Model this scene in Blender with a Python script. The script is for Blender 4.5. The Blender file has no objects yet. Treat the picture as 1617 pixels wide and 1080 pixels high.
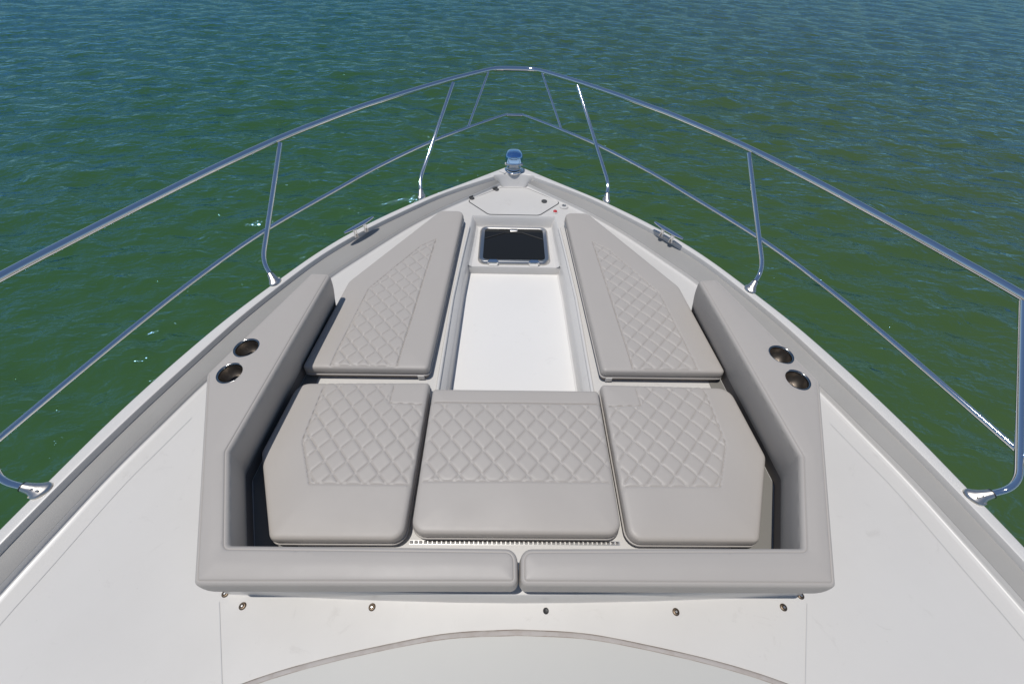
import bpy, bmesh, math, random
import numpy as np
from mathutils import Vector, Matrix
from mathutils.geometry import delaunay_2d_cdt
random.seed(4); np.random.seed(4)
S = bpy.context.scene
COL = S.collection
WATER_Z = -1.75

# ------------------------------------------------------------------ scene objects
def tag(o, label=None, cat=None, group=None, kind=None):
    if label: o['label'] = label
    if cat: o['category'] = cat
    if group: o['group'] = group
    if kind: o['kind'] = kind
    return o

def empty(name, loc, label, cat, group=None):
    o = bpy.data.objects.new(name, None); COL.objects.link(o)
    o.empty_display_size = .1; o.location = loc
    return tag(o, label, cat, group)

def origin(o):
    v = Vector(o.location)
    return v if o.parent is None else v + origin(o.parent)

def mesh(name, verts, faces, mat, parent=None, smooth=35, label=None):
    """world-space mesh; parented objects keep their world place"""
    me = bpy.data.meshes.new(name)
    off = origin(parent) if parent else Vector((0, 0, 0))
    v = np.asarray(verts, float) - np.array(off)
    me.from_pydata(v.tolist(), [], [tuple(int(i) for i in f) for f in faces])
    bm = bmesh.new(); bm.from_mesh(me)
    bmesh.ops.remove_doubles(bm, verts=bm.verts, dist=1e-5)
    bmesh.ops.recalc_face_normals(bm, faces=bm.faces)
    bm.to_mesh(me); bm.free()
    if smooth:
        me.polygons.foreach_set('use_smooth', [True] * len(me.polygons))
        me.set_sharp_from_angle(angle=math.radians(smooth))
    me.materials.append(mat)
    o = bpy.data.objects.new(name, me); COL.objects.link(o)
    if parent: o.parent = parent
    if label: o['label'] = label
    return o

class MB:
    """collects shapes into one mesh"""
    def __init__(s): s.v = []; s.f = []
    def add(s, v, f):
        n = len(s.v); s.v += [tuple(p) for p in v]; s.f += [tuple(i + n for i in q) for q in f]
    def tube(s, pts, r, n=12, caps=True, rad=None):
        P = [Vector(p) for p in pts]; N = len(P)
        T = [(P[min(i + 1, N - 1)] - P[max(i - 1, 0)]).normalized() for i in range(N)]
        a = T[0].orthogonal().normalized(); v = []
        for i in range(N):
            a = (a - T[i] * a.dot(T[i])).normalized(); b = T[i].cross(a)
            rr = rad[i] if rad else r
            for k in range(n):
                t = 2 * math.pi * k / n
                v.append(P[i] + (a * math.cos(t) + b * math.sin(t)) * rr)
        f = [(i * n + k, i * n + (k + 1) % n, (i + 1) * n + (k + 1) % n, (i + 1) * n + k) for i in range(N - 1) for k in range(n)]
        if caps: f += [tuple(range(n))[::-1], tuple((N - 1) * n + k for k in range(n))]
        s.add(v, f)
    def loop(s, pts, r, n=8):
        P = [Vector(p) for p in pts]; N = len(P); v = []
        for i in range(N):
            T = (P[(i + 1) % N] - P[i - 1]).normalized()
            b = Vector((0, 0, 1)); a = T.cross(b).normalized(); b = a.cross(T)
            for k in range(n):
                t = 2 * math.pi * k / n
                v.append(P[i] + (a * math.cos(t) + b * math.sin(t)) * r)
        s.add(v, [(i * n + k, i * n + (k + 1) % n, ((i + 1) % N) * n + (k + 1) % n, ((i + 1) % N) * n + k) for i in range(N) for k in range(n)])
    def lathe(s, c, prof, n=32, sx=1, sy=1, axis=None):
        """prof: (radius, height) pairs round the z axis (or axis matrix)"""
        M = axis or Matrix.Identity(3); c = Vector(c); v = []
        for r, h in prof:
            for k in range(n):
                t = 2 * math.pi * k / n
                v.append(c + M @ Vector((r * math.cos(t) * sx, r * math.sin(t) * sy, h)))
        m = len(prof)
        f = [(i * n + k, i * n + (k + 1) % n, (i + 1) * n + (k + 1) % n, (i + 1) * n + k) for i in range(m - 1) for k in range(n)]
        if prof[0][0] > 1e-4: f.append(tuple(range(n)))
        if prof[-1][0] > 1e-4: f.append(tuple((m - 1) * n + k for k in range(n)))
        s.add(v, f)
    def rings(s, rs, close_top=False, close_bot=False, closed=True):
        n = len(rs[0]); b = []
        for r in rs: b += [tuple(p) for p in r]
        m = n if closed else n - 1
        f = [(i * n + k, i * n + (k + 1) % n, (i + 1) * n + (k + 1) % n, (i + 1) * n + k) for i in range(len(rs) - 1) for k in range(m)]
        if close_bot: f.append(tuple(range(n)))
        if close_top: f.append(tuple((len(rs) - 1) * n + k for k in range(n)))
        s.add(b, f)
    def build(s, name, mat, parent=None, smooth=35, label=None):
        return mesh(name, s.v, s.f, mat, parent, smooth, label)

# ------------------------------------------------------------------ plane geometry
def catmull(P, per=8):
    P = [np.array(p, float) for p in P]
    Q = [2 * P[0] - P[1]] + P + [2 * P[-1] - P[-2]]; out = []
    for i in range(1, len(Q) - 2):
        p0, p1, p2, p3 = Q[i - 1:i + 3]
        for t in np.linspace(0, 1, per, endpoint=False):
            out.append(.5 * (2 * p1 + (p2 - p0) * t + (2 * p0 - 5 * p1 + 4 * p2 - p3) * t * t + (3 * p1 - p0 - 3 * p2 + p3) * t ** 3))
    return np.array(out + [P[-1]])

def resample(P, n):
    P = np.array(P, float); d = np.r_[0, np.cumsum(np.linalg.norm(np.diff(P, axis=0), axis=1))]
    t = np.linspace(0, d[-1], n)
    return np.stack([np.interp(t, d, P[:, k]) for k in range(P.shape[1])], 1)

def smooth_curve(P, n, passes=6):
    P = resample(catmull(P, 10), n)
    for _ in range(passes):
        Q = P.copy(); Q[1:-1] = (P[:-2] + 2 * P[1:-1] + P[2:]) / 4; P = Q
    return P

def round_poly(pts, radii, n=7):
    if not hasattr(radii, '__len__'): radii = [radii] * len(pts)
    out = []; N = len(pts)
    for i in range(N):
        p = np.array(pts[i], float); a = np.array(pts[i - 1], float) - p; b = np.array(pts[(i + 1) % N], float) - p
        la, lb = np.linalg.norm(a), np.linalg.norm(b); a /= la; b /= lb
        ang = math.acos(max(-1, min(1, a @ b))); r = radii[i]
        t = min(r / math.tan(ang / 2), .45 * la, .45 * lb) if r > 0 else 0
        if t < 1e-5: out.append(p); continue
        r = t * math.tan(ang / 2); c = p + (a + b) / np.linalg.norm(a + b) * (r / math.sin(ang / 2))
        s = p + a * t - c; e = p + b * t - c
        a0 = math.atan2(s[1], s[0]); a1 = math.atan2(e[1], e[0]); da = (a1 - a0 + math.pi) % (2 * math.pi) - math.pi
        for k in range(n + 1):
            out.append(c + r * np.array([math.cos(a0 + da * k / n), math.sin(a0 + da * k / n)]))
    return np.array(out)

def densify(P, step):
    out = []; N = len(P)
    for i in range(N):
        a, b = P[i], P[(i + 1) % N]; m = max(1, int(math.ceil(np.linalg.norm(b - a) / step)))
        out += [a + (b - a) * k / m for k in range(m)]
    return np.array(out)

def ccw(P):
    a = np.sum(P[:, 0] * np.roll(P[:, 1], -1) - np.roll(P[:, 0], -1) * P[:, 1])
    return P if a > 0 else P[::-1].copy()

def seg_dist(pts, A, B):
    d = np.full(len(pts), 1e9)
    for a, b in zip(A, B):
        ab = b - a; t = np.clip(((pts - a) @ ab) / max(ab @ ab, 1e-12), 0, 1)
        d = np.minimum(d, np.linalg.norm(pts - (a + t[:, None] * ab), axis=1))
    return d

def inside(pts, P):
    x, y = pts[:, 0], pts[:, 1]; r = np.zeros(len(pts), bool)
    for a, b in zip(P, np.roll(P, -1, 0)):
        if abs(a[1] - b[1]) < 1e-12: continue
        c = ((a[1] > y) != (b[1] > y)) & (x < (b[0] - a[0]) * (y - a[1]) / (b[1] - a[1]) + a[0]); r ^= c
    return r

def sdist(pts, P):
    d = seg_dist(pts, P, np.roll(P, -1, 0)); return np.where(inside(pts, P), d, -d)

def offset(P, d):
    """shift a ccw closed outline by d towards its inside"""
    a = P - np.roll(P, 1, 0); b = np.roll(P, -1, 0) - P
    a /= np.linalg.norm(a, axis=1)[:, None]; b /= np.linalg.norm(b, axis=1)[:, None]
    na = np.stack([-a[:, 1], a[:, 0]], 1); nb = np.stack([-b[:, 1], b[:, 0]], 1)
    m = na + nb; m /= np.maximum(np.linalg.norm(m, axis=1)[:, None], 1e-6)
    return P + m * (d / np.clip(np.sum(m * na, 1), .4, 1))[:, None]

def triangulate(outline, holes=(), pts=None):
    """triangles filling a flat outline with holes, through the extra points"""
    V = [Vector(p) for p in outline]; E = [(i, (i + 1) % len(outline)) for i in range(len(outline))]
    for h in holes:
        n = len(V); V += [Vector(p) for p in h]; E += [(n + i, n + (i + 1) % len(h)) for i in range(len(h))]
    if pts is not None: V += [Vector(p) for p in pts]
    r = delaunay_2d_cdt(V, E, [], 0, 1e-6)
    v = np.array([tuple(p) for p in r[0]]); f = np.array([list(q) for q in r[2]])
    c = v[f].mean(1); k = inside(c, np.asarray(outline))
    for h in holes: k &= ~inside(c, np.asarray(h))
    return v, f[k]

# ------------------------------------------------------------------ materials
def mat(name, color, rough=.5, metal=0, spec=.5, **kw):
    m = bpy.data.materials.new(name); m.use_nodes = True
    b = m.node_tree.nodes['Principled BSDF']
    b.inputs['Base Color'].default_value = (*color, 1); b.inputs['Roughness'].default_value = rough
    b.inputs['Metallic'].default_value = metal; b.inputs['Specular IOR Level'].default_value = spec
    for k, v in kw.items(): b.inputs[k.replace('_', ' ')].default_value = v
    return m

def node(m, t, **kw):
    n = m.node_tree.nodes.new(t)
    for k, v in kw.items():
        if k in n.inputs: n.inputs[k].default_value = v
        else: setattr(n, k, v)
    return n

def link(m, a, b): m.node_tree.links.new(a, b)

def mottle(m, scale, amount, detail=5, stretch=(1, 1, 1), dark=(.6, .55, .5)):
    """slow irregular wear: mixes the base colour towards a soiled one"""
    b = m.node_tree.nodes['Principled BSDF']; c = tuple(b.inputs['Base Color'].default_value)
    tc = node(m, 'ShaderNodeTexCoord'); mp = node(m, 'ShaderNodeMapping'); mp.inputs['Scale'].default_value = stretch
    link(m, tc.outputs['Object'], mp.inputs[0])
    n = node(m, 'ShaderNodeTexNoise', Scale=scale, Detail=detail, Roughness=.6); link(m, mp.outputs[0], n.inputs['Vector'])
    r = node(m, 'ShaderNodeMapRange'); r.inputs[1].default_value = .42; r.inputs[2].default_value = .75; r.inputs[4].default_value = amount
    link(m, n.outputs['Fac'], r.inputs[0])
    x = node(m, 'ShaderNodeMix', data_type='RGBA'); link(m, r.outputs[0], x.inputs[0])
    x.inputs[6].default_value = c; x.inputs[7].default_value = (c[0] * dark[0], c[1] * dark[1], c[2] * dark[2], 1)
    link(m, x.outputs[2], b.inputs['Base Color'])
    r2 = node(m, 'ShaderNodeMapRange'); r2.inputs[3].default_value = b.inputs['Roughness'].default_value * .8; r2.inputs[4].default_value = min(1, b.inputs['Roughness'].default_value * 1.35)
    link(m, n.outputs['Fac'], r2.inputs[0]); link(m, r2.outputs[0], b.inputs['Roughness'])

def bump(m, layers):
    """layers: (texture, scale, strength, distance)"""
    b = m.node_tree.nodes['Principled BSDF']; tc = node(m, 'ShaderNodeTexCoord'); prev = None
    for kind, sc, st, di in layers:
        if kind == 'noise': t = node(m, 'ShaderNodeTexNoise', Scale=sc, Detail=4)
        else: t = node(m, 'ShaderNodeTexVoronoi', Scale=sc)
        link(m, tc.outputs['Object'], t.inputs['Vector'])
        bp = node(m, 'ShaderNodeBump', Strength=st, Distance=di)
        link(m, t.outputs[0], bp.inputs['Height'])
        if prev: link(m, prev.outputs[0], bp.inputs['Normal'])
        prev = bp
    link(m, prev.outputs[0], b.inputs['Normal'])

GEL = mat('white_gelcoat', (.69, .668, .635), .32); mottle(GEL, 2.2, .22, dark=(.8, .79, .78)); bump(GEL, [('noise', 9, .05, .004)])
DECK = mat('white_nonskid_gelcoat', (.655, .632, .596), .5); mottle(DECK, 1.6, .3, 6, dark=(.8, .79, .78)); bump(DECK, [('noise', 420, .25, .0006), ('noise', 3, .06, .01)])
def scuffs(m, amount):
    b = m.node_tree.nodes['Principled BSDF']; src = b.inputs['Base Color'].links[0].from_socket
    tc = node(m, 'ShaderNodeTexCoord'); n = node(m, 'ShaderNodeTexNoise', Scale=7.5, Detail=8, Roughness=.72, Distortion=1.1); link(m, tc.outputs['Object'], n.inputs['Vector'])
    r = node(m, 'ShaderNodeMapRange'); r.inputs[1].default_value = .60; r.inputs[2].default_value = .80; r.inputs[4].default_value = amount; link(m, n.outputs['Fac'], r.inputs[0])
    v = node(m, 'ShaderNodeTexVoronoi', Scale=19); link(m, tc.outputs['Object'], v.inputs['Vector'])
    r2 = node(m, 'ShaderNodeMapRange'); r2.inputs[1].default_value = .035; r2.inputs[2].default_value = .02; r2.inputs[4].default_value = amount * .8; link(m, v.outputs['Distance'], r2.inputs[0])
    a = node(m, 'ShaderNodeMath', operation='MAXIMUM'); link(m, r.outputs[0], a.inputs[0]); link(m, r2.outputs[0], a.inputs[1])
    x = node(m, 'ShaderNodeMix', data_type='RGBA'); link(m, a.outputs[0], x.inputs[0]); link(m, src, x.inputs[6]); x.inputs[7].default_value = (.36, .33, .30, 1)
    link(m, x.outputs[2], b.inputs['Base Color'])
scuffs(DECK, .38); scuffs(GEL, .22)
WELL = mat('brightened_white_gelcoat', (.80, .78, .745), .45); mottle(WELL, 2.5, .2, 5, dark=(.88, .87, .86)); bump(WELL, [('noise', 420, .2, .0006)]); scuffs(WELL, .2)  # deck gelcoat lightened: the footwell's brighter light is put into the colour
BAND = mat('grey_nonskid', (.35, .338, .318), .6); mottle(BAND, 3, .25, 6, dark=(.85, .84, .83)); bump(BAND, [('noise', 520, .45, .0008)])
VINYL = mat('taupe_grey_vinyl', (.458, .424, .388), .46, spec=.45); mottle(VINYL, 4, .2, 4, dark=(.88, .87, .86))
bump(VINYL, [('voronoi', 520, .14, .0006), ('noise', 14, .12, .006), ('noise', 45, .06, .002)])
PIPE = mat('pale_piping', (.5, .465, .43), .45)
PAN = mat('shade_grey_pan_liner', (.22, .21, .19), .6); bump(PAN, [('noise', 200, .2, .001)])  # grey liner, its colour darkened to hold the shade of the seat gaps
BOARD = mat('cushion_base_fabric', (.24, .21, .185), .75); bump(BOARD, [('noise', 300, .3, .001)])
STEEL = mat('polished_stainless', (.93, .92, .90), .04, 1); bump(STEEL, [('noise', 60, .02, .001)])
BRUSH = mat('brushed_stainless', (.60, .585, .56), .33, 1); bump(BRUSH, [('noise', 200, .05, .0005)])
CUPM = mat('cup_steel', (.80, .72, .64), .28, 1)
CAST = mat('cast_steel_foot', (.78, .73, .66), .3, 1); bump(CAST, [('noise', 150, .1, .001)])  # warm tint paints in the cream deck reflected by the feet
MATM = mat('cup_floor', (.10, .095, .09), .35, 1)
CHROME = mat('sky_tinted_chrome', (.40, .64, .98), .03, 1)  # blue of the reflected sky is put into the metal colour
RIM = mat('cup_rim_steel', (.34, .34, .335), .18, 1)
RUB = mat('dark_steel_rub', (.5, .5, .5), .2, 1)
BLACK = mat('black_rubber', (.02, .02, .02), .5)
DARK = mat('dark_grey_plastic', (.07, .07, .07), .5)
GLASS = mat('smoked_acrylic', (.017, .018, .0185), .05, spec=.22)
RED = mat('red_plastic', (.55, .02, .03), .35)
CAULK = mat('weathered_caulk', (.47, .435, .41), .7); mottle(CAULK, 26, .6, 6, dark=(.75, .68, .62))
CAULKD = mat('old_dark_sealant', (.27, .22, .18), .8); mottle(CAULKD, 12, 1, 4, dark=(2.0, 2.3, 2.6))
SEAM = mat('seam_filler', (.56, .55, .535), .6)
SCREEN = mat('pale_grey_cabin_panel', (.57, .56, .525), .45); mottle(SCREEN, 2, .15, 4, dark=(.9, .9, .9))
BRASS = mat('tarnished_snap', (.17, .13, .095), .45, 1)
INTER = mat('dark_cabin_interior', (.03, .03, .032), .7)

# ------------------------------------------------------------------ measured plan curves of the foredeck (half, starboard)
OUT = [(0.0, 3.095), (.061, 3.046), (.257, 2.878), (.445, 2.721), (.607, 2.585), (.765, 2.43), (.885, 2.305), (1.06, 2.095), (1.197, 1.885), (1.31, 1.67), (1.444, 1.399), (1.523, 1.2), (1.585, 1.025), (1.66, .779), (1.712, .555), (1.746, .41), (1.785, .2), (1.835, -.2), (1.88, -.8), (1.9, -1.6), (1.9, -2.6)]
BND = [(.150, 2.886), (.35, 2.745), (.529, 2.605), (.66, 2.475), (.866, 2.257), (.945, 2.165), (1.047, 2.035), (1.165, 1.855), (1.287, 1.609), (1.39, 1.38), (1.466, 1.165), (1.552, .915), (1.601, .755), (1.649, .585), (1.688, .417), (1.724, .25), (1.785, -.2), (1.83, -.8), (1.85, -1.6), (1.85, -2.6)]
INN = [(0.104, 2.896), (0.350, 2.675), (0.524, 2.514), (0.700, 2.320), (0.849, 2.118), (0.951, 1.971), (1.077, 1.787), (1.258, 1.455), (1.428, 1.055), (1.499, 0.850), (1.581, 0.604), (1.623, 0.431), (1.676, 0.205), (1.749, -0.200), (1.796, -0.800), (1.816, -1.600), (1.816, -2.600)]
NS = 150
Co, Cb, Ci = (smooth_curve(c, NS, 5) for c in (OUT, BND, INN))

boat = empty('motor_yacht', (0, .6, WATER_Z), 'white motor yacht seen over its foredeck with stainless bow rail and grey seating', 'boat')

def normals2(P):
    T = np.gradient(P, axis=0); T /= np.linalg.norm(T, axis=1)[:, None]
    return np.stack([T[:, 1], -T[:, 0]], 1)      # towards the centreline for the starboard curve listed bow to stern

def strip(mb, rows, sx):
    rs = [[(p[0] * sx, p[1], p[2]) for p in r] for r in rows]
    mb.rings(rs, closed=False)

def with_z(P, z): return np.c_[P, np.full(len(P), z)]

# hull topsides: one shell both sides
mb = MB()
for sx in (1, -1):
    rows = []
    for z, k, rake in ((.066, 1.0, 0), (.03, 1.004, 0), (-.25, .985, .06), (-.7, .93, .25), (-1.2, .83, .55), (-1.75, .68, .95), (-2.3, .45, 1.5)):
        P = Co.copy(); w = np.clip((P[:, 1] + .5) / 3.6, 0, 1) ** 2
        rows.append(np.c_[P[:, 0] * k, P[:, 1] - rake * w, np.full(NS, z)])
    strip(mb, rows, sx)
n0 = len(mb.v)
mb.build('hull', GEL, boat, 50)

# white toe rail (gunwale cap)
Cbi = Cb + normals2(Cb) * 0
Cob = Co[:]
mb = MB()
bow_out = None
# outer curve cut at the band's start so that the cap and the band share stations
i0 = int(np.argmin(np.linalg.norm(Co - np.array([.235, 2.897]), axis=1)))
Cc = smooth_curve(Co[i0:], NS, 0)
nb = normals2(Cb); no = normals2(Cc)
for sx in (1, -1):
    rows = [with_z(Cc, .062), with_z(Cc + no * .001, .072), with_z(Cc + no * .005, .079), with_z(Cc + no * .012, .082),
            with_z(Cb - nb * .018, .082), with_z(Cb - nb * .006, .0815), with_z(Cb - nb * .002, .0795), with_z(Cb - nb * .0003, .075), with_z(Cb + nb * .0005, .046)]
    strip(mb, rows, sx)
# bow plate: rounded tip and the ramp down to the deck between the two band ends
tip = [tuple(p) for p in Co[:i0 + 1]]
def bowring(scale_out, z):
    P = np.array(tip); c = np.array([0, 2.93]); return None
ol = np.array(tip); no_t = normals2(Co)[:i0 + 1]
b0 = Cb[0] - nb[0] * .018
inner_top = np.array([(0, 2.935), (.06, 2.935), (.095, 2.925), tuple(b0)])
rows_half = []
m = len(ol)
itop = resample(inner_top, m)
ramp0 = resample(np.array([(0, 2.885), (.05, 2.885), (.085, 2.878), (Ci[0][0] - .002, Ci[0][1])]), m)
for sx in (1, -1):
    o1 = ol + no_t * .005; o1[0, 0] = 0; o2 = ol + no_t * .012; o2[0, 0] = 0
    rows = [with_z(ol, .062), with_z(o1, .079), with_z(o2, .082), with_z(o2 * .5 + itop * .5, .083), with_z(itop, .082),
            with_z(itop * .93 + ramp0 * .07, .079), with_z(itop * .8 + ramp0 * .2, .066), with_z(itop * .25 + ramp0 * .75, .014), with_z(itop * .1 + ramp0 * .9, .004), with_z(ramp0, -.002)]
    strip(mb, rows, sx)
    cap = [rows[k][-1] for k in range(4, 10)] + [(Ci[0][0], Ci[0][1], .026), (Cb[0][0], Cb[0][1], .054), (Cb[0][0], Cb[0][1], .079)]
    mb.add([(sx * p[0], p[1], p[2]) for p in cap], [tuple(range(len(cap)))])
mb.build('gunwale', GEL, boat, 40)

# grey non-skid band inside the toe rail, stepping down to the deck
ni = normals2(Ci)
for sx in (1, -1):
    mb = MB()
    rows = [with_z(Cb + nb * .0002, .053), with_z(Cb * .66 + Ci * .34, .046), with_z(Cb * .33 + Ci * .67, .037), with_z(Ci - ni * .004, .0275), with_z(Ci - ni * .001, .0255)]
    strip(mb, rows, sx)
    a, b = rows[0][0], rows[-1][0]
    mb.build('nonskid_band', BAND, boat, 40, 'grey non-skid band along the %s gunwale' % ('right' if sx > 0 else 'left'))
    mb = MB()
    strip(mb, [with_z(Ci - ni * .003, .020), with_z(Ci - ni * .0006, .0250), with_z(Ci + ni * .0004, .0235), with_z(Ci + ni * .001, .010), with_z(Ci + ni * .0035, .004), with_z(Ci + ni * .009, .001), with_z(Ci + ni * .03, -.001)], sx)
    # end of the band at the bow
    e0 = Cb[0] + nb[0] * .0; e1 = Ci[0]
    mb.build('coaming_step', GEL, boat, 45)

# steel rub rail outside the hull edge
for sx in (1, -1):
    mb = MB(); P = Co + normals2(Co) * -.004
    mb.tube([(p[0] * sx, p[1], .045) for p in P[2:]], .016, 8)
    mb.build('rub_rail', STEEL, boat, 60)

# foredeck with the footwell opening
WT = [(.354, .5), (.355, 1.03), (.346, 1.63), (.325, 2.0), (.303, 2.32), (.294, 2.478)]     # well top edge
WB = [(.322, .5), (.321, 1.12), (.306, 1.79), (.292, 2.03), (.278, 2.25), (.268, 2.478)]     # well bottom edge
wt = np.array(WT[::-1] + [(-x, y) for x, y in WT])[:, :]
wt = ccw(np.array([(x, y) for x, y in WT] + [(-x, y) for x, y in WT[::-1]]))
edge = np.array([(x, y) for x, y in Ci] ); edge_in = edge + ni * .024
outline = [(x, y) for x, y in edge_in[::-1]] + [(.085, 2.89), (.05, 2.90), (-.05, 2.90), (-.085, 2.89)] + [(-x, y) for x, y in edge_in]
outline = ccw(np.array(outline))
v, f = triangulate(outline, [wt])
mesh('foredeck', np.c_[v, np.zeros(len(v))], f, DECK, boat, 0)

# footwell: floor, hatch platform, walls
FZ, PZ = -.135, -.078
def well_at(tab, y): return float(np.interp(y, [p[1] for p in tab], [p[0] for p in tab]))
mb = MB(); ys = np.linspace(.5, 2.016, 14)
mb.rings([[(-well_at(WB, y), y, FZ), (well_at(WB, y), y, FZ)] for y in ys], closed=False)
mb.build('footwell_floor', WELL, boat, 0)
for sx in (1, -1):
    mb = MB(); rows = []
    for y in np.concatenate([np.linspace(.5, 2.013, 30)]):
        t, b = well_at(WT, y), well_at(WB, y)
        rows.append([(sx * x, y, z) for x, z in ((t, .0), (t - .003, -.003), (t - .008, -.007), (b + .009, -.030), (b + .004, -.038), (b + .0015, -.06), (b + .001, FZ + .014), (b - .003, FZ + .004), (b - .012, FZ + .001))])
    mb.rings(rows, closed=False)
    rows = []
    for y in np.linspace(2.013, 2.478, 12):
        t, b = well_at(WT, y), well_at(WB, y)
        rows.append([(sx * x, y, z) for x, z in ((t, .0), (t - .003, -.003), (t - .008, -.007), (b + .009, -.030), (b + .003, -.04), (b + .001, PZ + .014), (b - .004, PZ + .008), (b - .018, PZ + .001))])
    mb.rings(rows, closed=False)
    mb.build('footwell_wall', GEL, boat, 40)
mb = MB()
yy = (2.17, 2.172, 2.178, 2.2, 2.42, 2.445, 2.455, 2.462, 2.47)
zz = (FZ, PZ - .01, PZ - .002, PZ, PZ, PZ + .004, PZ + .014, -.012, 0.0)
# step up to the platform, the platform, and the short rise to the anchor locker
yy = (2.011, 2.013, 2.017, 2.026, 2.43, 2.450, 2.458, 2.466, 2.4785)
def plat_w(y, z): return well_at(WB, y) + .003 + (well_at(WT, y) + .006 - well_at(WB, y)) * max(0, (z - PZ) / -PZ)
mb.rings([[(-plat_w(y, z), y, z), (plat_w(y, z), y, z)] for y, z in zip(yy, zz)], closed=False)
mb.build('hatch_platform', GEL, boat, 40)
for sx in (1, -1):
    mb = MB()
    mb.tube([(sx * (well_at(WT, y) + .004), y, .004) for y in np.linspace(1.0, 2.33, 20)], .009, 8)
    mb.build('footwell_trim', GEL, boat, 60)

# small screws along the well ledges
def stud(name, x, y, z, r, m1, m2, parent=boat):
    mb = MB(); mb.lathe((x, y, z), [(r * 1.5, -.001), (r * 1.45, .0015), (r * 1.2, .003), (r * .8, .0032), (r * .55, .001), (0.0, .001)], 16)
    o = mb.build(name, m1, parent, 40)
    mb = MB(); mb.lathe((x, y, z), [(r * .5, .001), (r * .5, .005), (r * .35, .0062), (0, .0064)], 12)
    mb.build('snap_centre', m2, o, 40)
    return o
for sx in (1, -1):
    for y in (1.42, 1.85, 2.28):
        mb = MB(); mb.lathe((sx * (well_at(WT, y) - .012), y, -.03), [(.0065, -.006), (.0065, .004), (.004, .006), (0, .006)], 10, axis=Matrix.Rotation(-sx * math.radians(70), 3, 'Y'))
        mb.build('wall_screw', DARK, boat, 40)

# anchor locker lid
lidp = [(.345, 2.672), (.18, 2.492), (-.18, 2.492), (-.345, 2.672), (-.10, 2.868), (.10, 2.868)]
lid = ccw(round_poly(lidp, [.035, .05, .05, .035, .05, .05], 8))
mb = MB(); mb.rings([with_z(offset(lid, -.0035), .0008), with_z(offset(lid, .0045), .001)])
o = mb.build('locker_gap', DARK, boat, 0)
l2 = offset(lid, .0035)
mb = MB(); mb.rings([with_z(l2, .0), with_z(l2, .002), with_z(offset(lid, .005), .0032), with_z(offset(lid, .008), .0035)], close_top=True)
LID = mb.build('anchor_locker_lid', DECK, boat, 30)
for x, y in ((-.140, 2.838), (-.318, 2.705)):
    mb = MB(); a = Vector((.76, .65, 0)).normalized(); n = Vector((-.65, .76, 0)); c = Vector((x, y, .004))
    pr = round_poly([tuple((a * s * .016 + n * t * .030).xy) for s, t in ((-1, -1), (1, -1), (1, 1), (-1, 1))], .012, 5)
    pr = ccw(pr) + np.array([x, y])
    mb.rings([with_z(pr, .004), with_z(pr, .010), with_z(offset(pr, .003), .013)], close_top=True)
    mb.tube([c + a * .017 + Vector((0, 0, .011)), c - a * .017 + Vector((0, 0, .011))], .006, 10)
    mb.build('hinge', DARK, LID, 40)
mb = MB(); mb.lathe((.223, 2.671, .0075), [(.021, 0), (.021, .003), (.017, .0042), (.015, .001), (0, .001)], 20); o = mb.build('latch', DARK, LID, 40)
mb = MB(); mb.lathe((.363, 2.61, 0), [(.032, 0), (.032, .006), (.028, .010), (.017, .011), (.0, .011)], 24); o = mb.build('deck_filler', GEL, boat, 40)
mb = MB(); mb.lathe((.363, 2.61, .0112), [(.015, 0), (.015, .0025), (.011, .003), (.009, .001), (0, .001)], 20); mb.build('filler_cap', BRUSH, o, 40)
mb = MB(); mb.lathe((.294, 2.537, 0), [(.020, 0), (.020, .004), (.017, .006), (0, .006)], 20); o = mb.build('switch_base', GEL, boat, 40)
mb = MB(); mb.lathe((.294, 2.537, .006), [(.014, 0), (.014, .005), (.010, .0085), (.0, .0095)], 20); mb.build('red_button', RED, o, 40)

# ------------------------------------------------------------------ deck hatch
hx, hy0, hy1, hz = .237, 2.032, 2.444, PZ
def rrect(x, y0, y1, r, n=8): return ccw(round_poly([(-x, y0), (x, y0), (x, y1), (-x, y1)], r, n))
mb = MB(); o0 = rrect(hx, hy0, hy1, .055); o1 = rrect(hx - .034, hy0 + .034, hy1 - .030, .028)
mb.rings([with_z(o0, hz), with_z(o0, hz + .008), with_z(offset(o0, .004), hz + .017), with_z(offset(o0, .012), hz + .0225), with_z(offset(o0, .022), hz + .021), with_z(o1, hz + .017), with_z(o1, hz + .004)])
HATCH = mb.build('deck_hatch', BRUSH, boat, 40)
HATCH['label'] = 'square hatch with polished frame and smoked pane'
mb = MB(); g = offset(o1, -.004)
mb.rings([with_z(g, hz + .006), with_z(g, hz + .014)], close_top=True); mb.build('pane', GLASS, HATCH, 30)
for x in (-.135, .128):
    mb = MB(); p = ccw(round_poly([(x - .030, hy0 - .010), (x + .030, hy0 - .010), (x + .030, hy0 + .024), (x - .030, hy0 + .024)], .008, 4))
    mb.rings([with_z(p, hz + .002), with_z(p, hz + .024), with_z(offset(p, .004), hz + .029)], close_top=True)
    mb.tube([(x - .034, hy0 + .002, hz + .022), (x + .034, hy0 + .002, hz + .022)], .009, 10)
    mb.build('hinge', STEEL, HATCH, 40)
mb = MB(); p = ccw(round_poly([(-.028, hy1 - .066), (.028, hy1 - .066), (.028, hy1 - .034), (-.028, hy1 - .034)], .006, 4))
mb.rings([with_z(p, hz + .012), with_z(p, hz + .021), with_z(offset(p, .004), hz + .024)], close_top=True); mb.build('handle', BRUSH, HATCH, 40)
mb = MB()
mb.tube([(-.2, hy1 - .15, hz + .0155), (-.06, hy1 - .075, hz + .0155)], .004, 6); mb.tube([(.2, hy1 - .15, hz + .0155), (.06, hy1 - .075, hz + .0155)], .004, 6)
mb.tube([(-.06, hy1 - .075, hz + .0155), (.06, hy1 - .075, hz + .0155)], .004, 6)
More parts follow.
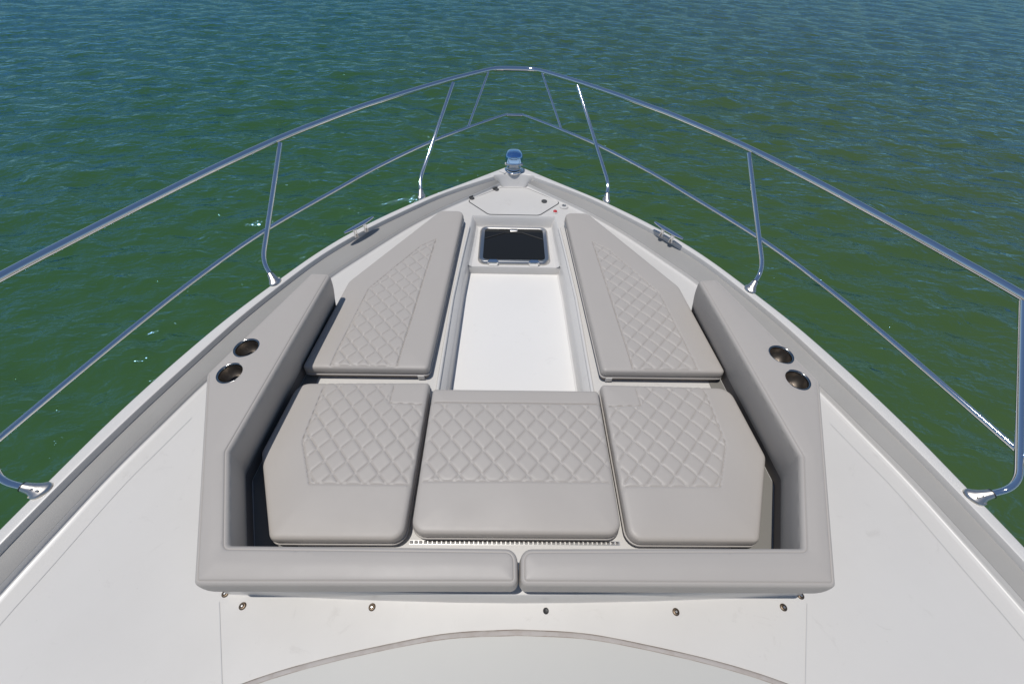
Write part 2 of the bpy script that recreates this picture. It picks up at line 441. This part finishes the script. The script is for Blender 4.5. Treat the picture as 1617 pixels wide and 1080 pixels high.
mb.build('pane_stay', BLACK, HATCH, 40)

# ------------------------------------------------------------------ bow searchlight
LX, LY, LZ = -.002, 2.985, .082
mb = MB(); mb.lathe((LX, LY, LZ), [(.072, 0), (.072, .006), (.066, .011), (.052, .013), (.052, .017), (.058, .021), (.054, .027), (.042, .029)], 36)
LIGHT = mb.build('searchlight', STEEL, boat, 40); LIGHT['label'] = 'chrome domed searchlight on the tip of the bow'
mb = MB(); mb.lathe((LX, LY, LZ + .0135), [(.0535, 0), (.0545, .002), (.0535, .0035)], 32); mb.build('gasket', BLACK, LIGHT, 40)
mb = MB(); p = ccw(round_poly([(LX - .036, LY - .036), (LX + .036, LY - .036), (LX + .036, LY + .03), (LX - .036, LY + .03)], .012, 5))
mb.rings([with_z(p, LZ + .027), with_z(p, LZ + .072), with_z(offset(p, .004), LZ + .076)], close_top=True)
for s in (-1, 1):
    q = ccw(round_poly([(LX + s * .034, LY - .018), (LX + s * .068, LY - .014), (LX + s * .068, LY + .014), (LX + s * .034, LY + .018)], .008, 4))
    mb.rings([with_z(q, LZ + .044), with_z(q, LZ + .054)], close_top=True, close_bot=True)
mb.build('neck', GEL, LIGHT, 40)
# rounded head: a superellipsoid wider than deep, slightly tapering forward
mb = MB(); rows = []; nu = 40
for i in range(21):
    a = -math.pi / 2 + math.pi * i / 20
    def sp(t, e): return math.copysign(abs(t) ** e, t)
    r = abs(math.cos(a)) ** .55; zc = sp(math.sin(a), .75)
    ring = []
    for k in range(nu):
        t = 2 * math.pi * k / nu; cx, cy = sp(math.cos(t), .62), sp(math.sin(t), .62)
        ring.append((LX + .066 * r * cx * (1 - .06 * cy), LY + .020 + .082 * r * cy, LZ + .094 + .048 * zc - .010 * cy * r))
    rows.append(ring)
mb.rings(rows); mb.build('lamp_head', CHROME, LIGHT, 70)
mb = MB(); p = ccw(np.array([(-.118, 2.955), (-.072, 2.925), (-.035, 2.962), (-.085, 2.995)])); p = round_poly(p, .004, 3)
mb.rings([with_z(p, .082), with_z(p, .088), with_z(offset(p, .002), .0895)], close_top=True); mb.build('wiring_cover', GEL, boat, 30)

# ------------------------------------------------------------------ bow rail
TZ = .58
TR = [(0.000, 3.610, TZ), (0.081, 3.610, TZ), (0.160, 3.595, TZ), (0.227, 3.551, TZ), (0.461, 3.340, TZ), (0.690, 3.101, TZ), (0.895, 2.869, TZ), (0.998, 2.746, TZ), (1.165, 2.508, TZ), (1.315, 2.273, TZ), (1.494, 1.931, TZ), (1.658, 1.569, TZ), (1.769, 1.305, TZ), (1.857, 1.079, TZ), (1.974, 0.712, TZ), (2.071, 0.250, TZ), (2.136, -0.200, TZ), (2.190, -0.800, TZ), (2.211, -1.600, TZ)]
MR = [(0.000, 3.367, 0.337), (0.052, 3.367, 0.337), (0.093, 3.353, 0.335), (0.350, 3.133, 0.326), (0.599, 2.904, 0.315), (0.892, 2.574, 0.294), (1.126, 2.252, 0.276), (1.374, 1.875, 0.260), (1.531, 1.531, 0.252), (1.667, 1.148, 0.243), (1.832, 0.631, 0.222), (1.933, 0.204, 0.217), (2.005, -0.305, 0.217), (2.055, -0.916, 0.217), (2.076, -1.628, 0.217)]
def full(P, per): 
    c = catmull(P, per); return [(-x, y, z) for x, y, z in c[::-1]] + [tuple(p) for p in c[1:]]
mb = MB(); mb.tube(full(TR, 8), .0165, 18); RAIL = mb.build('bow_rail', STEEL, boat, 60); RAIL['label'] = 'polished stainless bow rail with two tubes and raked stanchions'
mb = MB(); mb.tube(full(MR, 8), .011, 14); mb.build('mid_rail', STEEL, RAIL, 60)
mb = MB(); mb.tube([(x, y, z) for x, y, z in [(-.162, 3.593, TZ), (-.14, 3.602, TZ), (-.08, 3.6105, TZ), (0, 3.6115, TZ), (.08, 3.6105, TZ), (.14, 3.602, TZ), (.162, 3.593, TZ)]], .0185, 18); mb.build('rail_sleeve', STEEL, RAIL, 60)
def bezier_bend(a, b, c, r=.5, n=8):
    a, b, c = map(Vector, (a, b, c)); p = b + (a - b) * r; q = b + (c - b) * min(.9, r * (a - b).length / (c - b).length * 1.1)
    return [a] + [(p * (1 - t) + b * t) * (1 - t) + (b * (1 - t) + q * t) * t for t in np.linspace(0, 1, n)] + [c]
POSTS = [((1.70, .512), (1.822, .527, .145), (1.858, 1.06, TZ - .008)), ((1.307, 1.645), (1.388, 1.742, .150), (1.300, 2.240, TZ - .008)), ((.648, 2.560), (.668, 2.672, .150), (.452, 3.283, TZ - .008))]
for sx in (1, -1):
    for (fx, fy), B, T in POSTS:
        F = Vector((sx * fx, fy, .082)); B2 = Vector((sx * B[0], B[1], B[2])); T2 = Vector((sx * T[0], T[1], T[2]))
        d = (B2 - F); A = F + d * .42
        mb = MB(); mb.tube(bezier_bend(A, B2, T2, .75, 9), .0125, 14); st = mb.build('stanchion', STEEL, RAIL, 60)
        # cast foot: oval pad on the gunwale growing into a socket round the tube
        mb = MB(); rows = []; n = 20; dn = d.normalized(); up = Vector((0, 0, 1)); along = Vector((sx * -.5, .866, 0))
        for k, (t, ra, rb, mx_) in enumerate(((0, .034, .021, 0), (.02, .034, .021, 0), (.06, .033, .020, .1), (.14, .027, .0185, .45), (.24, .021, .0175, .85), (.40, .0172, .0165, 1), (.43, .0168, .0162, 1), (.432, .013, .0125, 1))):
            ax = (up * (1 - mx_) + dn * mx_).normalized(); e1 = (along - ax * along.dot(ax)).normalized(); e2 = ax.cross(e1)
            c = F + d * t + up * (.006 if k in (1, 2) else 0)
            rows.append([c + e1 * math.cos(2 * math.pi * q / n) * ra + e2 * math.sin(2 * math.pi * q / n) * rb for q in range(n)])
        mb.rings(rows, close_top=True)
        for q in (.10, .22):
            ax = (up * .3 + dn * .7).normalized(); e1 = (along - ax * along.dot(ax)).normalized(); e2 = e1.cross(ax)
            if e2.z < 0: e2 = -e2
            c = F + d * q + e2 * (.0195 if q < .2 else .0178); M = Matrix((e1, e1.cross(e2), e2)).transposed()
            mb.lathe(c, [(.0042, -.001), (.0042, .0018), (.002, .0024), (.0016, .0008), (0, .0008)], 10, axis=M)
        mb.build('stanchion_foot', CAST, RAIL, 45)
        mb = MB(); mb.tube([F + d * .405, F + d * .425], .0178, 14); mb.build('socket_ring', BLACK, RAIL, 45)
    mb = MB(); mb.tube([(sx * .207, 3.555, TZ - .008), (sx * .350, 3.135, .328)], .0085, 12); mb.build('brace', STEEL, RAIL, 60)

# ------------------------------------------------------------------ cleats
for sx in (1, -1):
    a = Vector((.895, 2.218, .135)); b = Vector((1.028, 2.038, .135)); c = (a + b) / 2; t = (b - a).normalized(); L = (b - a).length
    nrm = Vector((-t.y, t.x, 0)); off = Vector((-.003, -.012, 0))
    rows = []
    for s in np.linspace(-.5, .5, 15):
        w = .0165 * (1 - (abs(s) * 2) ** 2.6 * .62); h = .0085 * (1 - (abs(s) * 2) ** 2 * .45); p = c + t * L * s + Vector((0, 0, .004 * (abs(s) * 2) ** 2))
        rows.append([p + nrm * w * math.cos(q) + Vector((0, 0, h * math.sin(q))) for q in np.linspace(0, 2 * math.pi, 14, endpoint=False)])
    mb = MB(); mb.rings([[(sx * q.x, q.y, q.z) for q in r] for r in rows], close_top=True, close_bot=True)
    for s in (-.17, .17):
        p = c + t * L * s + off * .6; mb.lathe((sx * p.x, p.y, .08), [(.016, 0), (.014, .008), (.0105, .025), (.0115, .05)], 14)
    mb.build('cleat', STEEL, boat, 50, 'stainless mooring cleat on the %s gunwale' % ('right' if sx > 0 else 'left'))

# ------------------------------------------------------------------ upholstery
QA, QB = .0862, .0956
def quilt(pts, P, x0, y0, A=.0048):
    """height of diamond pillows stitched inside polygon P"""
    sd = sdist(pts, P); x, y = pts[:, 0] - x0, pts[:, 1] - y0; g = math.sqrt(1 / QA ** 2 + 1 / QB ** 2)
    def dl(u): return np.abs(u - np.round(u)) / g
    d1, d2 = dl(x / QA + y / QB), dl(x / QA - y / QB)
    s = lambda d, w=.0042: 1 - np.exp(-(np.maximum(d, 0) / w) ** 1.25)
    h = A * s(d1) * s(d2) * s(sd, .005) - A * .72
    return np.where(sd > 0, h, 0), np.abs(sd)

def cushion(root, corners, radii, top, bottom, R=.02, quilts=(), seams=(), step=.0085, crown=.006, panel=None, holes=(), face=VINYL, undercut=0, edge_stitch=0, name='cover', inner=None, low=None):
    P = ccw(densify(round_poly(corners, radii, 6), .012))
    rings = [offset(P, d) for d in (.0015, .004, .0085, .0145)]
    if edge_stitch: rings += [offset(P, edge_stitch + d) for d in (-.002, 0, .002, .0045)]
    lo, hi = P.min(0), P.max(0)
    gx, gy = np.meshgrid(np.arange(lo[0], hi[0], step), np.arange(lo[1], hi[1], step)); g = np.stack([gx.ravel(), gy.ravel()], 1)
    g[:, 0] += (np.round((g[:, 1] - lo[1]) / step) % 2) * step * .5
    d = sdist(g, P); g = g[d > (edge_stitch + .009 if edge_stitch else .019)]
    line_pts = []
    def along(q, closed):
        q = np.array(q, float); q = densify(q, .006) if closed else resample(q, int(np.sum(np.linalg.norm(np.diff(q, axis=0), axis=1)) / .006))
        t = np.gradient(q, axis=0) if not closed else np.roll(q, -1, 0) - np.roll(q, 1, 0)
        t /= np.linalg.norm(t, axis=1)[:, None]; n = np.stack([-t[:, 1], t[:, 0]], 1)
        return [q + n * o for o in (0, .0022, -.0022, .005, -.005, .009, -.009)]
    TT = np.array([0, .028, .06, .105, .17, .27, .39, .5, .61, .73, .83, .895, .94, .972])
    for Q, x0, y0 in quilts:
        Q = ccw(np.array(Q, float)); g = g[sdist(g, Q) < -.011]
        line_pts += along(Q, True)
        kk = (np.arange(-14, 15)[:, None] + TT[None, :]).ravel(); uu, vv = np.meshgrid(kk, kk)
        lat = np.stack([x0 + (uu + vv).ravel() / 2 * QA, y0 + (uu - vv).ravel() / 2 * QB], 1)
        lat = lat[(lat[:, 0] > lo[0]) & (lat[:, 0] < hi[0]) & (lat[:, 1] > lo[1]) & (lat[:, 1] < hi[1])]
        lat = lat[sdist(lat, Q) > .011]; g = np.concatenate([g, lat[sdist(lat, P) > .017]])
    for q in seams: line_pts += along(q, False)
    if line_pts:
        lp = np.concatenate(line_pts); lp = lp[sdist(lp, P) > .017]
        for q in seams: g = g[seg_dist(g, np.array(q, float)[:-1], np.array(q, float)[1:]) > .011]
        g = np.concatenate([g, lp])
    H = []
    for c, r in holes:
        a = np.linspace(0, 2 * math.pi, 36, endpoint=False); H.append(np.stack([c[0] + r * np.cos(a), c[1] + r * np.sin(a)], 1))
        g = g[np.linalg.norm(g - np.array(c), axis=1) > r + .004]
    ext = np.concatenate(rings + [g]); ext = ext[sdist(ext, P) > 5e-4]
    v, f = triangulate(P, H, ext)
    d = np.maximum(sdist(v, P), 0)
    dd = np.clip(d, 0, R)
    z = top - R + np.sqrt(np.maximum(R * R - (R - dd) ** 2, 0)) + crown * (1 - np.exp(-np.maximum(d - R * .6, 0) / .06))
    for Q, x0, y0 in quilts:
        h, sd = quilt(v, ccw(np.array(Q, float)), x0, y0); z += h - .0018 * np.exp(-(sd / .0028) ** 2)
    for sm in seams:
        q = np.array(sm, float); ds = seg_dist(v, q[:-1], q[1:]); z += -.0020 * np.exp(-(ds / .003) ** 2) + .0008 * np.exp(-((ds - .007) / .004) ** 2)
    if edge_stitch: z += -.0030 * np.exp(-((d - edge_stitch) / .0018) ** 2)
    # broad unevenness of stuffed foam
    z += .0016 * np.sin(v[:, 0] * 17 + 1.3) * np.sin(v[:, 1] * 14 + .7) * np.clip(d / .08, 0, 1)
    for c, r in holes:
        q = np.linalg.norm(v - np.array(c), axis=1) - r; z -= .003 * np.exp(-(q / .006) ** 2)
    mb = MB(); mb.add(np.c_[v, z], f)
    h = top - R - bottom
    prof = [(0, top - R), (-.0015, top - R - h * .12), (-.0022, top - R - h * .35), (-.001, top - R - h * .52), (.003, top - R - h * .57), (-.0008, top - R - h * .62), (-.001 - undercut * .5, top - R - h * .85), (.004 - undercut, bottom)]
    if inner is None:
        mb.rings([with_z(offset(P, o) if o else P, zz) for o, zz in prof])
    else:
        # padded inner face hangs lower and leans outward at its foot
        q = np.array(inner, float); w = (seg_dist(P, q[:-1], q[1:]) < .012).astype(float)
        for _ in range(6): w = (np.roll(w, 1) + w * 2 + np.roll(w, -1)) / 4
        zb = bottom * (1 - w) + low * w; hh = top - R - zb
        rr_ = []
        for t, o in ((0, 0), (.08, -.0012), (.22, -.0026), (.4, -.003), (.6, -.0015), (.8, .0015), (.93, .005), (1, .010)):
            rr_.append(np.c_[offset(P, o + w * undercut * t ** 1.2), top - R - hh * t])
        mb.rings(rr_)
    cov = mb.build(name, face, root, 60)
    return P, prof, cov

SEAT_T, SEAT_B = .08, .004
def seat(label, corners, radii, quilts, seams, group):
    c = np.mean(np.array(corners), 0)
    root = empty('seat_cushion', (c[0], c[1], 0), label, 'cushion', group)
    P, prof, cov = cushion(root, corners, radii, SEAT_T, .026, R=.015, quilts=quilts, seams=seams)
    mb = MB(); q = densify(offset(P, -.001), .02); mb.loop(with_z(q, SEAT_T - .0475), .0042); mb.build('piping', PIPE, root, 60)
    mb = MB(); b = offset(P, .006); mb.rings([with_z(b, .028), with_z(offset(P, .004), .02), with_z(b, SEAT_B)], close_bot=False); mb.build('base_panel', BOARD, root, 40)
    return root

GR = 'grey quilted bow seat cushions'
mid = [(-.367, .377), (.367, .377), (.366, .972), (-.366, .972)]
seat('wide grey cushion between the two side seats, quilted across its middle', mid, [.05, .05, .015, .015], [([(-.42, .557), (.42, .557), (.42, .9), (-.42, .9)], -QA / 2, .585)], [], GR)
for sx in (1, -1):
    s = 'right' if sx > 0 else 'left'
    mir = lambda L: [(sx * x, y) for x, y in L]
    seat('grey %s rear cushion with plain corner patch, beside the %s backrest' % (s, s), mir([(.388, .357), (.838, .357), (.992, .668), (.962, .995), (.384, 1.006)]), [.045, .03, .05, .06, .015],
         [(mir([(.34, .543), (.762, .543), (.846, .716), (.842, 1.04), (.532, 1.04), (.538, .895), (.34, .888)]), sx * (.388 + QA / 2), .585)],
         [], GR)
    r = seat('long tapering grey cushion on the %s of the footwell with narrow quilted centre' % s, mir([(.402, 1.076), (.976, 1.076), (.922, 1.672), (.50, 2.408), (.342, 2.408)]), [.02, .02, .10, .06, .045],
         [(mir([(.544, 1.09), (.850, 1.09), (.794, 1.613), (.57, 2.0), (.486, 2.07)]), sx * .70, 1.13)], [mir([(.544, 1.05), (.544, 1.09), (.486, 2.07)])], GR)
    mb = MB(); mb.tube([(sx * .36, 2.17, .01), (sx * .345, 2.34, .045)], .006, 8); mb.build('gas_strut', BRUSH, r, 50)
    mb = MB(); p = ccw(round_poly(mir([(.425, 1.068), (.455, 1.068), (.455, 1.078), (.425, 1.078)]), .002, 2)); mb.rings([with_z(p, .012), with_z(p, .034)], close_top=True, close_bot=True); mb.build('clip', GEL, r, 30)

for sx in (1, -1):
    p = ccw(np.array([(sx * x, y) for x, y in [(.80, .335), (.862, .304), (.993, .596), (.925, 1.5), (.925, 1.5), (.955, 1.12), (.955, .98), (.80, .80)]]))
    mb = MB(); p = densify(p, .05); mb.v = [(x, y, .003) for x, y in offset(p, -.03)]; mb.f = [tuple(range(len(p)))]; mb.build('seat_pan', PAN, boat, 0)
# piano hinge behind the middle cushion
mb = MB(); p = ccw(np.array([(-.38, .362), (.372, .362), (.372, .376), (-.38, .376)])); mb.rings([with_z(p, 0), with_z(p, .003)], close_top=True)
for k in range(46):
    x = -.378 + k * .0163; mb.tube([(x, .369, .006), (x + .0105, .369, .006)], .0048, 8)
mb.build('piano_hinge', BRUSH, boat, 40)
# raised moulding that carries the backrests
mp = ccw(np.array([(-.95, .213), (-.45, .197), (-.2, .192), (0, .1905), (.2, .192), (.45, .197), (.95, .213), (.93, .28), (-.93, .28)]))
mp = densify(mp, .05)
mb = MB(); mb.rings([with_z(offset(mp, -.003), -.001), with_z(offset(mp, -.0005), .003), with_z(mp, .008), with_z(offset(mp, .003), .03), with_z(offset(mp, .0055), .084), with_z(offset(mp, .010), .090)], close_top=True); mb.build('backrest_moulding', GEL, boat, 40)

BT = .25
CUPS = [(1.123, 1.046), (1.131, .917)]
for sx in (1, -1):
    s = 'right' if sx > 0 else 'left'
    mir = lambda L: [(sx * x, y) for x, y in L]
    root = empty('backrest', (sx * .9, .5, 0), 'grey L-shaped backrest wrapping the %s side and rear, two cup holders in its top' % s, 'backrest', 'padded backrests around the bow seats')
    cor = [(.0035, .199), (.908, .197), (1.228, .914), (1.019, 1.537), (.921, 1.530), (.991, .594), (.858, .301), (.0045, .296)]
    cups = [(sx * x, y) for x, y in CUPS]
    P, prof, cov = cushion(root, mir(cor), [.02, .02, .03, .012, .02, .02, .012, .035], BT, .115, R=.015, step=.009, crown=.010, holes=[(c, .046) for c in cups], undercut=.030, edge_stitch=.0125, inner=mir([(1.019, 1.537), (.921, 1.530), (.991, .594), (.858, .301), (.0045, .296)]), low=.045)
    # the inner seam runs along the seat side
    for c in cups:
        mb = MB(); mb.lathe((c[0], c[1], BT), [(.0445, -.004), (.052, .0015), (.0515, .005), (.049, .0068), (.0455, .006), (.0435, .002), (.0425, -.004)], 40)
        mb.f = [q for q in mb.f if len(q) == 4]; cup = mb.build('cup_holder', RIM, root, 60)
        mb = MB(); mb.lathe((c[0], c[1], BT), [(.0432, -.001), (.042, -.02), (.040, -.070)], 40); mb.f = [q for q in mb.f if len(q) == 4]; mb.build('cup', CUPM, cup, 50)
        mb = MB(); mb.lathe((c[0], c[1], BT), [(.0405, -.067), (.036, -.064), (0.0, -.064)], 40); mb.build('cup_mat', MATM, cup, 50)
    base = offset(P, .036)
    mb = MB(); mb.rings([with_z(base, .001), with_z(base, .14)]); mb.build('plinth', BOARD, root, 30)

# ------------------------------------------------------------------ deck seams, snaps, cabin front
for sx in (1, -1):
    for L in ([(1.40, .86), (1.453, .713), (1.509, .553), (1.57, .296), (1.618, .093), (1.66, -.2)], [(.965, .19), (.862, -.01), (.78, -.17)]):
        c = resample(catmull(L, 6), 30); n = normals2(c); mb = MB()
        mb.rings([with_z(c - n * .0013, .0012), with_z(c + n * .0013, .0012)], closed=False); 
        o = mesh('deck_seam', [(sx * a, b, z) for a, b, z in mb.v], mb.f, SEAM, boat, 0)
for x, y in ((-.956, .213), (-.885, .179), (-.469, .177), (.520, .166), (.881, .179), (.954, .212)):
    stud('snap_stud', x, y, .001, .0075, BRASS, BRUSH)
mb = MB(); mb.lathe((.095, .168, .001), [(.0095, -.001), (.009, .002), (.007, .003), (0, .001)], 20); mb.build('drain_plug', BLACK, boat, 40)

ARC = [(0, .117), (.2, .109), (.37, .085), (.609, .040), (.805, -.012), (1.0, -.09), (1.2, -.21), (1.38, -.40), (1.48, -.7), (1.5, -1.2), (1.5, -2.4)]
ac = smooth_curve(ARC, 120, 2)
an = normals2(ac)
arc = lambda d, z: [(-x, y, z) for x, y in (ac + an * d)[::-1]] + [(x, y, z) for x, y in (ac + an * d)[1:]]
def arcf(w, z):
    # the strip is widest on the centreline and narrows outboard
    W = np.interp(ac[:, 0], [0, .4, .8, 1.5], [1, .85, .9, 1.3])[:, None]; q = ac + an * w * W
    return [(-x, y, z) for x, y in q[::-1]] + [(x, y, z) for x, y in q[1:]]
mb = MB(); mb.rings([arcf(-.001, 0), arcf(.0, .004), arcf(.003, .006), arcf(.012, .0065), arcf(.0145, .006)], closed=False); SEAL = mb.build('windscreen_seal', CAULK, boat, 40)
mb = MB(); mb.rings([arcf(-.0022, .0012), arcf(.0005, .0052)], closed=False); mb.rings([arcf(.0130, .0072), arcf(.0148, .0072)], closed=False); mb.build('sealant_edge', CAULKD, SEAL, 30)
q0 = np.array(arcf(.0135, 0))[:, :2]
rows = []
for k, t in enumerate(np.linspace(0, 1, 22)):
    y = q0[:, 1] * (1 - t) + t * np.minimum(q0[:, 1], -2.4); x = q0[:, 0] * (1 - .12 * t)
    zt = .006 + 1.15 * np.clip(-(y - q0[:, 1]) / 1.7, 0, 1.2) ** 1.7 * (1 - (np.abs(x) / 1.7) ** 4 * .35)
    rows.append(np.c_[x, y, zt])
mb = MB(); mb.rings(rows, closed=False); mb.build('cabin_front_panel', SCREEN, boat, 60)

fo = np.array([(-1.45, -2.6), (-1.45, -1.5), (-1.2, -1.15), (-.7, -.98), (0, -.92), (.7, -.98), (1.2, -1.15), (1.45, -1.5), (1.45, -2.6)])
fo = ccw(round_poly([tuple(p) for p in fo], [.02, .25, .3, .5, .8, .5, .3, .25, .02], 6))
mb = MB(); mb.rings([with_z(offset(fo, .06), .75), with_z(fo, .95), with_z(offset(fo, .02), 1.45), with_z(offset(fo, .04), 1.52), with_z(offset(fo, .09), 1.55)], close_top=True); mb.build('flybridge_coaming', GEL, boat, 45)
# ------------------------------------------------------------------ water
wm = mat('sea_water', (.020, .075, .024), .6, spec=0)
wb = wm.node_tree.nodes['Principled BSDF']
tc = node(wm, 'ShaderNodeTexCoord')
nz = node(wm, 'ShaderNodeTexNoise', Scale=.11, Detail=3); link(wm, tc.outputs['Object'], nz.inputs['Vector'])
mx = node(wm, 'ShaderNodeMix', data_type='RGBA'); mx.inputs[6].default_value = (.037, .101, .018, 1); mx.inputs[7].default_value = (.066, .110, .025, 1)
gx = node(wm, 'ShaderNodeSeparateXYZ'); link(wm, tc.outputs['Object'], gx.inputs[0])
mr = node(wm, 'ShaderNodeMapRange'); mr.inputs[1].default_value = -6; mr.inputs[2].default_value = 8; link(wm, gx.outputs[0], mr.inputs[0])
ad = node(wm, 'ShaderNodeMath', operation='MULTIPLY_ADD'); link(wm, nz.outputs['Fac'], ad.inputs[0]); ad.inputs[1].default_value = .7; ad.inputs[2].default_value = -.35
ad2 = node(wm, 'ShaderNodeMath', operation='ADD'); ad2.use_clamp = True; link(wm, ad.outputs[0], ad2.inputs[0]); link(wm, mr.outputs[0], ad2.inputs[1])
link(wm, ad2.outputs[0], mx.inputs[0]); link(wm, mx.outputs[2], wb.inputs['Base Color'])
prev = None
for sc, st, di, stre in ((3.4, 1, .068, (.62, 1.3, 1)), (7.5, 1, .026, (.65, 1.3, 1)), (18, 1, .007, (.75, 1.2, 1))):
    mp_ = node(wm, 'ShaderNodeMapping'); mp_.inputs['Scale'].default_value = stre; mp_.inputs['Rotation'].default_value = (0, 0, .2); link(wm, tc.outputs['Object'], mp_.inputs[0])
    t = node(wm, 'ShaderNodeTexNoise', Scale=sc, Detail=3, Roughness=.5, Distortion=.4); link(wm, mp_.outputs[0], t.inputs['Vector'])
    bp = node(wm, 'ShaderNodeBump', Strength=st, Distance=di); link(wm, t.outputs['Fac'], bp.inputs['Height'])
    if prev: link(wm, prev.outputs[0], bp.inputs['Normal'])
    prev = bp
gl = node(wm, 'ShaderNodeBsdfGlossy', Roughness=.045); gl.inputs['Color'].default_value = (.30, .60, 1, 1); link(wm, prev.outputs[0], gl.inputs['Normal'])  # gloss tint paints a deeper blue sky reflection than the sky gives
fr = node(wm, 'ShaderNodeFresnel', IOR=1.75); link(wm, prev.outputs[0], fr.inputs['Normal'])
ms = node(wm, 'ShaderNodeMixShader'); link(wm, fr.outputs[0], ms.inputs[0]); link(wm, wb.outputs[0], ms.inputs[1]); link(wm, gl.outputs[0], ms.inputs[2])
link(wm, ms.outputs[0], wm.node_tree.nodes['Material Output'].inputs['Surface'])
NR, NT = 560, 1400
rr = np.r_[0.4 * (90 / .4) ** np.linspace(0, 1, NR - 6), np.geomspace(130, 6000, 6)]
th = np.linspace(0, 2 * np.pi, NT, endpoint=False)
Rg, Tg = np.meshgrid(rr, th, indexing='ij'); X = Rg * np.cos(Tg); Y = Rg * np.sin(Tg) + 1.2
cell = np.maximum(Rg * 2 * np.pi / NT, np.gradient(rr)[:, None])
Z = np.zeros_like(X); rng = np.random.RandomState(11)
for k in range(110):
    lam = .14 * (1.25 / .14) ** rng.rand(); ang = math.radians(-98) + rng.randn() * .62
    kk = 2 * math.pi / lam; slope = .0235
    ph = kk * (X * math.cos(ang) + Y * math.sin(ang)) + rng.rand() * 6.28
    Z += slope / kk * np.sin(ph) * np.clip((lam / cell - 2.5) / 2.5, 0, 1)
V = np.stack([X.ravel(), Y.ravel(), (WATER_Z + Z).ravel()], 1)
idx = np.arange(NR * NT).reshape(NR, NT)
a = idx[:-1]; b = idx[1:]; F = np.stack([a, b, np.roll(b, -1, 1), np.roll(a, -1, 1)], -1).reshape(-1, 4)
me = bpy.data.meshes.new('water'); me.vertices.add(len(V)); me.vertices.foreach_set('co', V.ravel())
me.loops.add(F.size); me.loops.foreach_set('vertex_index', F.ravel().astype(np.int32))
me.polygons.add(len(F)); me.polygons.foreach_set('loop_start', np.arange(0, F.size, 4, dtype=np.int32)); me.polygons.foreach_set('loop_total', np.full(len(F), 4, np.int32))
me.update(); me.validate(); me.polygons.foreach_set('use_smooth', [True] * len(me.polygons)); me.materials.append(wm)
w = bpy.data.objects.new('water', me); COL.objects.link(w); w['kind'] = 'structure'

# ------------------------------------------------------------------ light
el, az = math.radians(79.5), math.radians(-106)      # azimuth from the bow, negative to port
sd_ = Vector((math.sin(az) * math.cos(el), math.cos(az) * math.cos(el), math.sin(el)))
L = bpy.data.lights.new('sun', 'SUN'); L.energy = 3.5; L.angle = math.radians(.53); L.color = (1, .968, .925)
lo = bpy.data.objects.new('sun', L); COL.objects.link(lo); lo.rotation_euler = sd_.to_track_quat('Z', 'Y').to_euler(); lo.location = (-3, 3, 8)
W = bpy.data.worlds.new('World'); S.world = W; W.use_nodes = True
sk = W.node_tree.nodes.new('ShaderNodeTexSky'); sk.sky_type = 'NISHITA'; sk.sun_disc = False; sk.sun_elevation = el; sk.sun_rotation = az; sk.dust_density = 0; sk.ozone_density = 4; sk.air_density = 1
bg = W.node_tree.nodes['Background']; bg.inputs[1].default_value = .088; W.node_tree.links.new(sk.outputs[0], bg.inputs[0])

# ------------------------------------------------------------------ camera
f_px, pitch, roll, yaw = 623.0, math.radians(49.522), math.radians(1.844), math.radians(1.428)
fw = Vector((math.sin(yaw) * math.cos(pitch), math.cos(yaw) * math.cos(pitch), -math.sin(pitch))); rt = Vector((math.cos(yaw), -math.sin(yaw), 0)); up = rt.cross(fw)
r2 = rt * math.cos(roll) + up * math.sin(roll); u2 = up * math.cos(roll) - rt * math.sin(roll)
cam = bpy.data.cameras.new('camera'); cam.sensor_width = 36; cam.lens = f_px / 1617 * 36; cam.clip_start = .02; cam.clip_end = 9000
co = bpy.data.objects.new('camera', cam); COL.objects.link(co)
co.matrix_world = Matrix(((r2.x, u2.x, -fw.x, -.0475), (r2.y, u2.y, -fw.y, 0), (r2.z, u2.z, -fw.z, 1.54), (0, 0, 0, 1)))
S.camera = co
S.view_settings.view_transform = 'Standard'; S.view_settings.look = 'None'; S.view_settings.exposure = -.34; S.view_settings.gamma = 1
